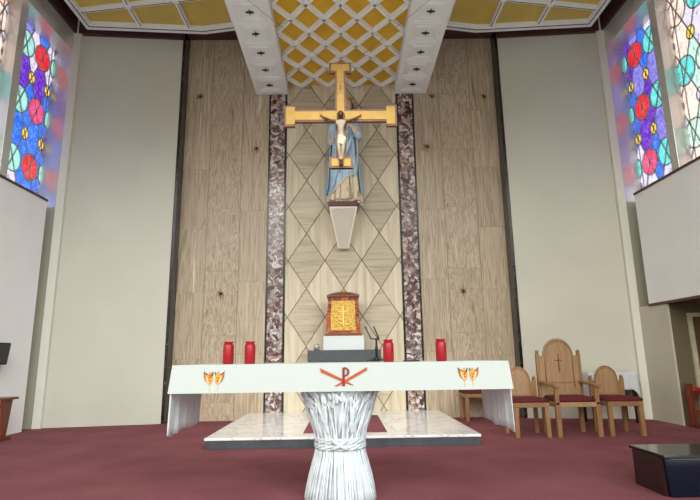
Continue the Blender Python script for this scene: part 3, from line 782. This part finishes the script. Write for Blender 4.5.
def hand(B, wrist, d, up, size, curl=.5, mi=0):
    """palm and five fingers; d = pointing direction, up = back of the hand"""
    d = Vector(d).normalized(); up = Vector(up); up = (up-d*up.dot(d)).normalized(); sd = d.cross(up); w0_ = Vector(wrist)
    palm = w0_+d*size*.28
    rot = Matrix((sd, up, d)).transposed()
    B.ball(palm, (size*.2, size*.08, size*.3), 10, 8, mi, rot)
    for k, (off, L_) in enumerate(((-.15, .40), (-.05, .46), (.05, .44), (.14, .34))):
        p0 = palm+d*size*.2+sd*off*size; p1 = p0+(d-up*curl*.4)*L_*size*.5; p2 = p1+(d*.7-up*curl)*L_*size*.4
        B.tube([p0, p1, p2], [size*.05, size*.045, size*.03], 7, mi)
    p0 = palm-sd*size*.17-d*size*.08; p1 = p0+(d*.6-sd*.7-up*.2)*size*.2; p2 = p1+(d*.9-sd*.1-up*.3)*size*.17
    B.tube([p0, p1, p2], [size*.055, size*.05, size*.035], 7, mi)

t = thing('statue', 'painted statue in pale blue mantle and cream robe behind the gold cross', 'statue', (.035, 8.96, 3.755)); t.scale = (1.05, 1.05, 1.18)
ax = [(0, .285), (.05, .29), (.15, .275), (.4, .245), (.7, .225), (.95, .205), (1.15, .20), (1.3, .215), (1.38, .205), (1.44, .13), (1.49, .06), (1.54, .05)]
by = [(0, .20), (.05, .205), (.15, .19), (.4, .17), (.7, .15), (.95, .135), (1.15, .13), (1.3, .125), (1.38, .105), (1.44, .075), (1.49, .055), (1.54, .05)]
def ip(tb, z):
    for (a, ra), (b_, rb) in zip(tb, tb[1:]):
        if a <= z <= b_: return ra+(rb-ra)*(z-a)/(b_-a)
    return tb[-1][1]
body = MB(); seg = 96; nz_ = 70
def robept(th, z, grow=0):
    am = .15*max(0, 1-z/1.35)
    fo = math.sin(9*th+2.2*z+.6*math.sin(3*th))*.7+.45*math.sin(17*th-1.5*z)
    k = 1+am*fo+grow
    return (ip(ax, z)*k*math.cos(th), ip(by, z)*k*math.sin(th), z)
def hem(x):
    tb = [(-.4, .06), (-.27, .10), (-.15, .2), (0, .36), (.12, .40), (.19, .43), (.4, .5)]
    return ip(tb, max(-.4, min(.4, x)))
vs = []; fs = []; mi_ = []
for i in range(nz_+1):
    z = 1.54*i/nz_
    for j in range(seg):
        vs.append(robept(2*PI*j/seg, z))
for i in range(nz_):
    for j in range(seg):
        k = (j+1) % seg
        f_ = (i*seg+j, i*seg+k, (i+1)*seg+k, (i+1)*seg+j); x = sum(vs[q][0] for q in f_)/4; y = sum(vs[q][1] for q in f_)/4; z = vs[f_[0]][2]
        cream = (y < .03 and z < hem(x)) or z > 1.40
        body.add([vs[q] for q in f_], [(0, 1, 2, 3)], 2 if z > 1.43 else (1 if cream else 0), True)
ob = body.build('robe', [M['blue_robe'], M['cream_robe'], M['skin']], t)
bm = bmesh.new(); bm.from_mesh(ob.data); bmesh.ops.remove_doubles(bm, verts=bm.verts, dist=1e-5); bm.to_mesh(ob.data); bm.free()
# draped fold of the mantle across the front, and the cape at back and sides
cp = MB(); rings = []
for i in range(26):
    z = .2+1.22*i/25; ro, ri = [], []
    for j in range(49):
        th = -.42+(PI+.84-.25)*j/48
        am = .07*max(.15, 1-z/1.4)
        k = 1.16+am*math.sin(13*th+1.4*z)+(.10 if z > 1.1 else .04)
        ro.append((ip(ax, z)*k*math.cos(th), ip(by, z)*(k+.15)*math.sin(th), z+.06*math.sin(th*2)*(1-i/25)))
        ri.append((ip(ax, z)*(k-.06)*math.cos(th), ip(by, z)*(k+.09)*math.sin(th), z+.06*math.sin(th*2)*(1-i/25)))
    rings.append(ro+ri[::-1])
cp.loft(rings); cp.build('mantle', M['blue_deep'], t)
fd = MB()
for k in range(6):
    x0 = -.20+.035*k
    fd.tube([(x0-.02, -.17-.01*k, .2+.09*k), (x0+.06, -.17, .55+.05*k), (x0+.15, -.165, .85+.03*k), (.20-.01*k, -.13, 1.12)], [.014, .02, .018, .010], 7)
fd.build('mantle_folds', M['blue_robe'], t)
tr = MB()
tr.tube([(-.24, -.16, .14), (-.1, -.2, .27), (.03, -.2, .39), (.15, -.185, .45), (.215, -.15, .50), (.235, -.13, .8), (.23, -.12, 1.1)], .012, 7)
tr.build('mantle_trim', M['cream_robe'], t)
sl = MB()
sl.tube([(.18, 0, 1.37), (.25, -.02, 1.22), (.265, -.08, 1.10), (.235, -.15, 1.12), (.21, -.18, 1.15)], [.06, .062, .066, .06, .05], 12)
sl.build('sleeve', M['blue_robe'], t); sl = MB()
sl.tube([(-.18, 0, 1.37), (-.22, -.02, 1.2), (-.225, -.06, 1.02), (-.225, -.15, 1.0)], [.06, .062, .066, .055], 12)
sl.build('sleeve', M['blue_robe'], t)
cf = MB()
cf.tube([(.225, -.17, 1.13), (.165, -.195, 1.20)], [.052, .036], 10); cf.build('cuff', M['cream_robe'], t); cf = MB(); cf.tube([(-.225, -.13, 1.0), (-.225, -.19, 1.01)], [.05, .036], 10)
cf.build('cuff', M['cream_robe'], t)
hd = MB(); hand(hd, (.135, -.20, 1.235), (-.6, -.05, .5), (.2, -1, .2), .17, .3); hd.tube([(.18, -.19, 1.18), (.13, -.20, 1.24)], .03, 8); hd.build('hand', M['skin'], t); hd = MB(); hand(hd, (-.225, -.20, 1.01), (-.1, -.6, .5), (-1, -.3, .2), .17, .6)
hd.tube([(-.225, -.17, 1.0), (-.225, -.215, 1.02)], .03, 8)
hd.build('hand', M['skin'], t)
he = MB(); head(he, (.06, -.03, 1.645), .235); he.tube([(0, .0, 1.47), (.045, -.015, 1.58)], .05, 12); he.build('head', [M['skin'], M['hair']], t)
hr = MB()
hr.ball((.06, .012, 1.67), (.105, .10, .12), 18, 12)
for s in (-1, 1): hr.tube([(.06+s*.085, .0, 1.70), (.06+s*.105, .0, 1.6), (.06+s*.10, -.01, 1.50), (.06+s*.11, -.04, 1.42)], [.03, .038, .034, .015], 8)
hr.tube([(.06, .08, 1.7), (.05, .11, 1.55), (.04, .11, 1.4)], [.06, .07, .05], 10)
hr.build('hair', M['hair'], t)
cw = MB(); cw.lathe([(.088, 1.745), (.095, 1.75), (.10, 1.775), (.094, 1.775), (.084, 1.75)], .06, .01, 0, 24, 0, False)
for q in range(8):
    a = 2*PI*q/8; cw.tube([(.06+.097*math.cos(a), .01+.097*math.sin(a), 1.77), (.06+.104*math.cos(a), .01+.104*math.sin(a), 1.815)], [.012, .002], 6)
cw.build('crown', M['crown'], t)

# ------------------------------------------------------------------ hanging cross
CX, CYc = -.013, 6.2
t = thing('hanging_cross', 'gold cross with brown edges and small crucified figure hanging on wires', 'cross', (CX, CYc, 3.41))
def crosspoly(e):        # e = inset
    sw, bw, bh = .070-e, .146-e, .148
    aw, al, ah = .084-e, .735-e, .147
    zc_ = .722; H = 1.485
    lb = .138
    P_ = [(-bw, e), (bw, e), (bw, bh-e), (sw, bh-e), (sw, zc_-aw), (al-lb+e, zc_-aw), (al-lb+e, zc_-ah+e), (al, zc_-ah+e), (al, zc_+ah-e), (al-lb+e, zc_+ah-e), (al-lb+e, zc_+aw),
          (sw, zc_+aw), (sw, H-bh+e), (bw, H-bh+e), (bw, H-e)]
    return P_ + [(-x, z) for x, z in P_[::-1]]
def uniq(p): return p[1:-1] if False else p
cp0 = crosspoly(0); cp0 = [q for i, q in enumerate(cp0) if q != cp0[i-1]]
cp1 = crosspoly(.025); cp1 = [q for i, q in enumerate(cp1) if q != cp1[i-1]]
MB().prism(cp0, -.025, .03).build('cross_frame', M['cross_wood'], t)
gf = MB().prism(cp1, -.032, -.02).build('gold_face', M['gold'], t)
for z in (1.035, 1.205): MB().box(-.046, -.034, z, .046, -.030, z+.003).build('title_line', M['cross_wood'], t)
for i, ch in enumerate('INRI'):
    cu_ = bpy.data.curves.new('letter', 'FONT'); cu_.body = ch; cu_.size = .048; cu_.extrude = .002; cu_.align_x = 'CENTER'
    tmp = bpy.data.objects.new('letter', cu_); COL.objects.link(tmp)
    dg = bpy.context.evaluated_depsgraph_get(); dg.update()
    me = bpy.data.meshes.new_from_object(tmp.evaluated_get(dg)); bpy.data.objects.remove(tmp)
    me.transform(Matrix.Rotation(PI/2, 4, 'X'))
    lo = obj_from(me, 'title_letter', M['cross_wood'], t, (0, -.034, 1.160-.037*i))
for s in (-1, 1):
    MB().tube([(s*.14, 0, 1.47), (s*1.52-CX*0, 0, 2.69)], .0028, 6).build('suspension_wire', M['steel_wire'], t)
# crucified figure
pts = [(0, -.075, .38), (0, -.08, .46), (0, -.085, .54), (0, -.085, .60), (0, -.088, .645),
       (-.055, -.08, .605), (-.125, -.065, .635), (-.185, -.055, .668), (-.235, -.045, .697),
       (.055, -.08, .605), (.125, -.065, .635), (.185, -.055, .668), (.235, -.045, .697),
       (-.03, -.078, .36), (-.028, -.095, .235), (-.012, -.07, .115), (-.008, -.085, .065),
       (.03, -.078, .36), (.026, -.098, .235), (.012, -.072, .115), (.010, -.088, .065)]
ed = [(0, 1), (1, 2), (2, 3), (3, 4), (3, 5), (5, 6), (6, 7), (7, 8), (3, 9), (9, 10), (10, 11), (11, 12), (0, 13), (13, 14), (14, 15), (15, 16), (0, 17), (17, 18), (18, 19), (19, 20)]
ra = [(.048, .034), (.037, .028), (.046, .034), (.044, .03), (.02, .02), .024, .018, .014, .010, .024, .018, .014, .010, .032, .026, .018, .013, .032, .026, .018, .013]
me = skin_mesh(pts, ed, ra, 2)
c = obj_from(me, 'crucified_figure', [M['ivory'], M['bronze']], t, (0, -.005, 0)); c['label'] = 'small carved figure with dark outstretched arms and pale body'
for p in me.polygons:
    z = p.center.z; x = abs(p.center.x)
    p.material_index = 1 if (x > .062 and z > .5) or z > .625 or z < .10 else 0
hb = MB(); head(hb, (.0, -.105, .695), .095, 0, 1, .25); hb.build('head', [M['bronze'], M['black_thread']], c)
hh = MB(); hh.ball((0, -.085, .705), (.043, .044, .052), 14, 10)
for s in (-1, 1): hh.tube([(s*.036, -.09, .72), (s*.042, -.10, .67), (s*.034, -.11, .63)], [.014, .014, .006], 7)
hh.build('hair', M['hair'], c)
for s in (-1, 1):
    hn = MB(); hand(hn, (s*.232, -.046, .695), (s*.85, -.1, .5), (0, 1, 0), .055, .25); hn.build('hand', M['bronze'], c)
lc = MB(); rings = []
for i in range(8):
    z = .28+.13*i/7; a_ = .052-.010*i/7; rings.append([(a_*(1+.07*math.sin(8*q*2*PI/32))*math.cos(q*2*PI/32), -.084+.040*(1+.1*math.sin(7*q*2*PI/32))*math.sin(q*2*PI/32), z+.008*math.sin(q*2*PI/16)) for q in range(32)])
lc.loft(rings); lc.tube([(.042, -.11, .39), (.054, -.112, .36), (.05, -.11, .29)], [.011, .012, .006], 8); lc.build('loincloth', M['loin'], c)
MB().box(-.026, -.075, .03, .026, -.03, .062).build('foot_rest', M['black_thread'], c)

# ------------------------------------------------------------------ chairs
def arch(half, z0, zs, r_, top):      # outline of a back: straight to shoulders then a round arch
    P_ = [(-half, z0), (half, z0), (half, zs)]
    P_.append((r_, zs))
    for q in range(1, 16):
        a = PI*q/16; P_.append((r_*math.cos(a), zs+(top-zs)*math.sin(a)))
    P_ += [(-r_, zs), (-half, zs)]
    return P_
def small_chair(loc, label):
    t = thing('side_chair', label, 'chair', loc, 0, 'arched oak side chairs')
    for s in (-1, 1):
        MB().hexa([(s*.205-.028, -.235, 0), (s*.205+.028, -.235, 0), (s*.205+.028, -.18, 0), (s*.205-.028, -.18, 0)], [(s*.20-.028, -.225, .40), (s*.20+.028, -.225, .40), (s*.20+.028, -.17, .40), (s*.20-.028, -.17, .40)]).build('leg', M['oak'], t, .004)
        MB().box(s*.205-.024, .19, 0, s*.205+.024, .24, .42).build('leg', M['oak'], t, .004)
        MB().box(s*.218-.022, .195, .42, s*.218+.022, .24, .715).lathe([(.012, .715), (.024, .725), (.024, .74), (.012, .752)], s*.218, .217, 0, 12).build('back_post', M['oak'], t, .004)
    MB().box(-.235, -.235, .375, .235, .235, .435).build('seat_frame', M['oak'], t, .005)
    sc = MB(); rg = []
    for k, (q, z) in enumerate(((.97, .435), (1.0, .45), (.99, .468), (.92, .482), (.7, .49))):
        rg.append([(.235*q*x, .225*q*y-.01, z) for x, y in [(-1, -1), (-.5, -1.02), (0, -1.03), (.5, -1.02), (1, -1), (1, 0), (1, 1), (0, 1), (-1, 1), (-1, 0)]])
    sc.loft(rg); sc.build('seat_cushion', M['cushion'], t)
    bk = MB().prism(arch(.2, .44, .68, .165, .885), .205, .23).build('backrest', M['oak'], t, .004)
    im = MB().prism(arch(.135, .50, .68, .135, .845), .200, .206).build('back_panel', M['oak_pale'], bk, .003)
    return t
s0 = small_chair((2.425, 7.13, 0), 'arched oak side chair with maroon cushion left of the tall armchair')
dup(s0, (3.655, 7.13, 0), 'arched oak side chair with maroon cushion before the cloth covered table')
dup(s0, (2.19, 8.85, 0), 'oak side chair half hidden behind the right end of the altar')
t = thing('armchair', 'tall oak presider armchair with arched back and carved cross', 'armchair', (3.02, 7.1, 0))
for s in (-1, 1):
    MB().box(s*.262-.03, -.24, 0, s*.262+.03, -.18, .40).box(s*.262-.026, -.235, .40, s*.262+.026, -.185, .625).build('leg', M['oak'], t, .005)
    MB().box(s*.255-.028, .25, 0, s*.255+.028, .305, .46).build('leg', M['oak'], t, .005)
    MB().box(s*.292-.022, .255, .44, s*.292+.022, .305, 1.065).lathe([(.012, 1.065), (.026, 1.078), (.026, 1.094), (.014, 1.108)], s*.292, .28, 0, 12).build('back_post', M['oak'], t, .004)
    am = MB().hexa([(s*.272-.034, -.27, .62), (s*.272+.034, -.27, .62), (s*.285+.03, .26, .655), (s*.285-.03, .26, .655)], [(s*.272-.034, -.27, .655), (s*.272+.034, -.27, .655), (s*.285+.03, .26, .69), (s*.285-.03, .26, .69)]).build('armrest', M['oak'], t, .008)
MB().box(-.285, -.235, .375, .285, .275, .435).build('seat_frame', M['oak_pale'], t, .005)
sc = MB(); rg = []
for q, z in ((.97, .435), (1.0, .455), (.99, .475), (.92, .495), (.7, .503)):
    rg.append([(.235*q*x*(1.0 if y < -.9 else 1.12), .235*q*y+.01, z) for x, y in [(-1, -1), (-.5, -1.02), (0, -1.03), (.5, -1.02), (1, -1), (1.0, 0), (1, 1), (0, 1), (-1, 1), (-1, 0)]])
sc.loft(rg); sc.build('seat_cushion', M['cushion'], t)
bk = MB().prism(arch(.272, .45, 1.03, .215, 1.27), .262, .292).build('backrest', M['oak_pale'], t, .004)
mo = MB()
o_ = [(.195*math.cos(PI*q/24), 1.02+.215*math.sin(PI*q/24)) for q in range(25)]
mo.tube([(.195, .258, .60)]+[(x, .258, z) for x, z in o_]+[(-.195, .258, .60)], .008, 6); mo.box(-.25, .254, .655, .25, .264, .67)
mo.build('back_moulding', M['oak'], bk)
MB().box(-.008, .256, .80, .008, .263, 1.06).box(-.055, .256, .955, .055, .263, .969).box(-.02, .256, .84, .02, .263, .85).box(-.02, .256, .88, .02, .263, .89).build('carved_cross', M['oak_dark'], bk)

# credence table
t = thing('credence_table', 'small dark wooden side table behind the right oak chair', 'table', (4.16, 8.33, 0))
MB().box(-.37, -.2, .72, .37, .2, .755).build('tabletop', M['maroon_dark'], t, .004)
for sx_ in (-1, 1):
    for sy_ in (-1, 1): MB().hexa([(sx_*.33-.02, sy_*.16-.02, 0), (sx_*.33+.02, sy_*.16-.02, 0), (sx_*.33+.02, sy_*.16+.02, 0), (sx_*.33-.02, sy_*.16+.02, 0)], [(sx_*.33-.025, sy_*.16-.025, .722), (sx_*.33+.025, sy_*.16-.025, .722), (sx_*.33+.025, sy_*.16+.025, .722), (sx_*.33-.025, sy_*.16+.025, .722)]).build('leg', M['maroon_dark'], t)
cl = MB(); rings = []; per = 120
def rect(u, hx, hy):
    P4 = 4*(hx+hy); d_ = u*P4
    for (L_, x, y, dx, dy) in ((2*hx, -hx, -hy, 1, 0), (2*hy, hx, -hy, 0, 1), (2*hx, hx, hy, -1, 0), (2*hy, -hx, hy, 0, -1)):
        if d_ <= L_: return x+dx*d_, y+dy*d_
        d_ -= L_
    return -hx, -hy
for q in range(9):
    f_ = q/8; rg = []
    for j in range(per):
        x, y = rect(j/per, .376+.012*f_, .206+.012*f_)
        wv = 1+(.028*math.sin(j*.9)+.02*math.sin(j*.37+1))*f_
        fall = .27 if abs(x) < .37 else .41
        cor = .15*max(0, (abs(x)-.3)/.08) if abs(x) < .37 else 0
        rg.append((x*wv, y*(1+(wv-1)*1.4), .008-(fall+cor)*f_))
    rings.append(rg)
cl.loft([[(x*.98, y*.98, .009) for x, y, z in rings[0]]]+rings, 0, True, False)
n_ = len(cl.v); cl.add([(x*.98, y*.98, .009) for x, y, z in rings[0]], [tuple(range(per))])
o = cl.build('tablecloth', M['linen'], loc=(4.16, 8.33, .757)); tag(o, 'white cloth draped over the side table behind the right oak chair', 'tablecloth')
sd = o.modifiers.new('s', 'SOLIDIFY'); sd.thickness = .003; sd.offset = 1

# ------------------------------------------------------------------ black box, prie-dieu, speaker
t = thing('black_cabinet', 'low black glossy cabinet on the carpet at the lower right', 'cabinet', (2.37, 4.02, 0))
MB().hexa([(.035, .025, 0), (1.2, .025, 0), (1.2, .47, 0), (.035, .47, 0)], [(.02, .02, .275), (1.2, .02, .275), (1.2, .47, .275), (.02, .47, .275)]).build('body', [M['black_gloss']], t, .004)
MB().box(.012, .06, .0, .034, .46, .274).build('side_panel', M['maroon_dark'], t)
MB().box(0, 0, .275, 1.22, .49, .30).build('lid', M['black_gloss'], t, .006)
for q in range(1): MB().tube([(.05, .016, .268), (1.19, .016, .268)], .004, 6).build('edge_bead', M['steel_wire'], t)

t = thing('kneeler', 'mahogany kneeler with a red padded rail beside the right pier', 'kneeler', (5.02, 7.60, 0))
for x in (-.05, .62):
    MB().box(x-.035, -.04, 0, x+.035, .04, .585).box(x-.045, -.05, .585, x+.045, .05, .605).build('post', M['mahogany'], t, .004)
    MB().box(x-.03, -.46, 0, x+.03, -.04, .06).build('foot', M['mahogany'], t, .004)
MB().box(-.015, -.05, .49, .585, .05, .55).build('padded_rail', M['red_pad'], t, .015)
MB().box(-.015, -.025, .44, .585, .025, .49).build('top_rail', M['mahogany'], t, .004)
MB().box(-.015, -.02, .17, .585, .02, .24).build('lower_rail', M['mahogany'], t, .004)
MB().box(-.02, -.44, .06, .59, -.14, .12).build('knee_pad', M['red_pad'], t, .02)

t = thing('reading_desk', 'reddish wooden reading desk with red pad at the left wall', 'desk', (-4.68, 7.36, 0))
for x in (-.2, .04):
    MB().prism([(-.18, 0), (.14, 0), (.14, .05), (.03, .05), (.10, .54), (-.12, .54), (-.06, .05), (-.18, .05)], x-.02, x+.02, 0, 'x').build('side_panel', M['mahogany'], t, .004)
MB().box(-.25, -.16, .54, .115, .14, .57).build('desk_top', M['mahogany'], t, .006)
MB().box(-.18, -.14, .43, .02, .05, .49).build('red_pad', M['red_pad'], t, .012)
MB().box(-.18, -.02, .2, .02, .0, .34).build('cross_rail', M['mahogany'], t, .004)

t = thing('loudspeaker', 'black loudspeaker on the white left wall above the wooden reading desk', 'loudspeaker', (-4.94, 7.27, 1.01))
MB().hexa([(.02, -.20, 0), (.20, -.18, 0), (.20, .15, 0), (.02, .19, 0)], [(.02, -.20, .30), (.23, -.18, .30), (.23, .15, .30), (.02, .19, .30)]).build('housing', M['black_matte'], t, .012)
MB().hexa([(.203, -.16, .02), (.21, -.16, .02), (.21, .13, .02), (.203, .13, .02)], [(.23, -.16, .28), (.237, -.16, .28), (.237, .13, .28), (.23, .13, .28)]).build('grille', M['black_metal'], t)
MB().box(0, -.06, .08, .03, .06, .22).build('bracket', M['black_metal'], t)
MB().tube([(.1, 0, .0), (.1, 0, -.03)], .02, 10).build('cable_gland', M['black_metal'], t)
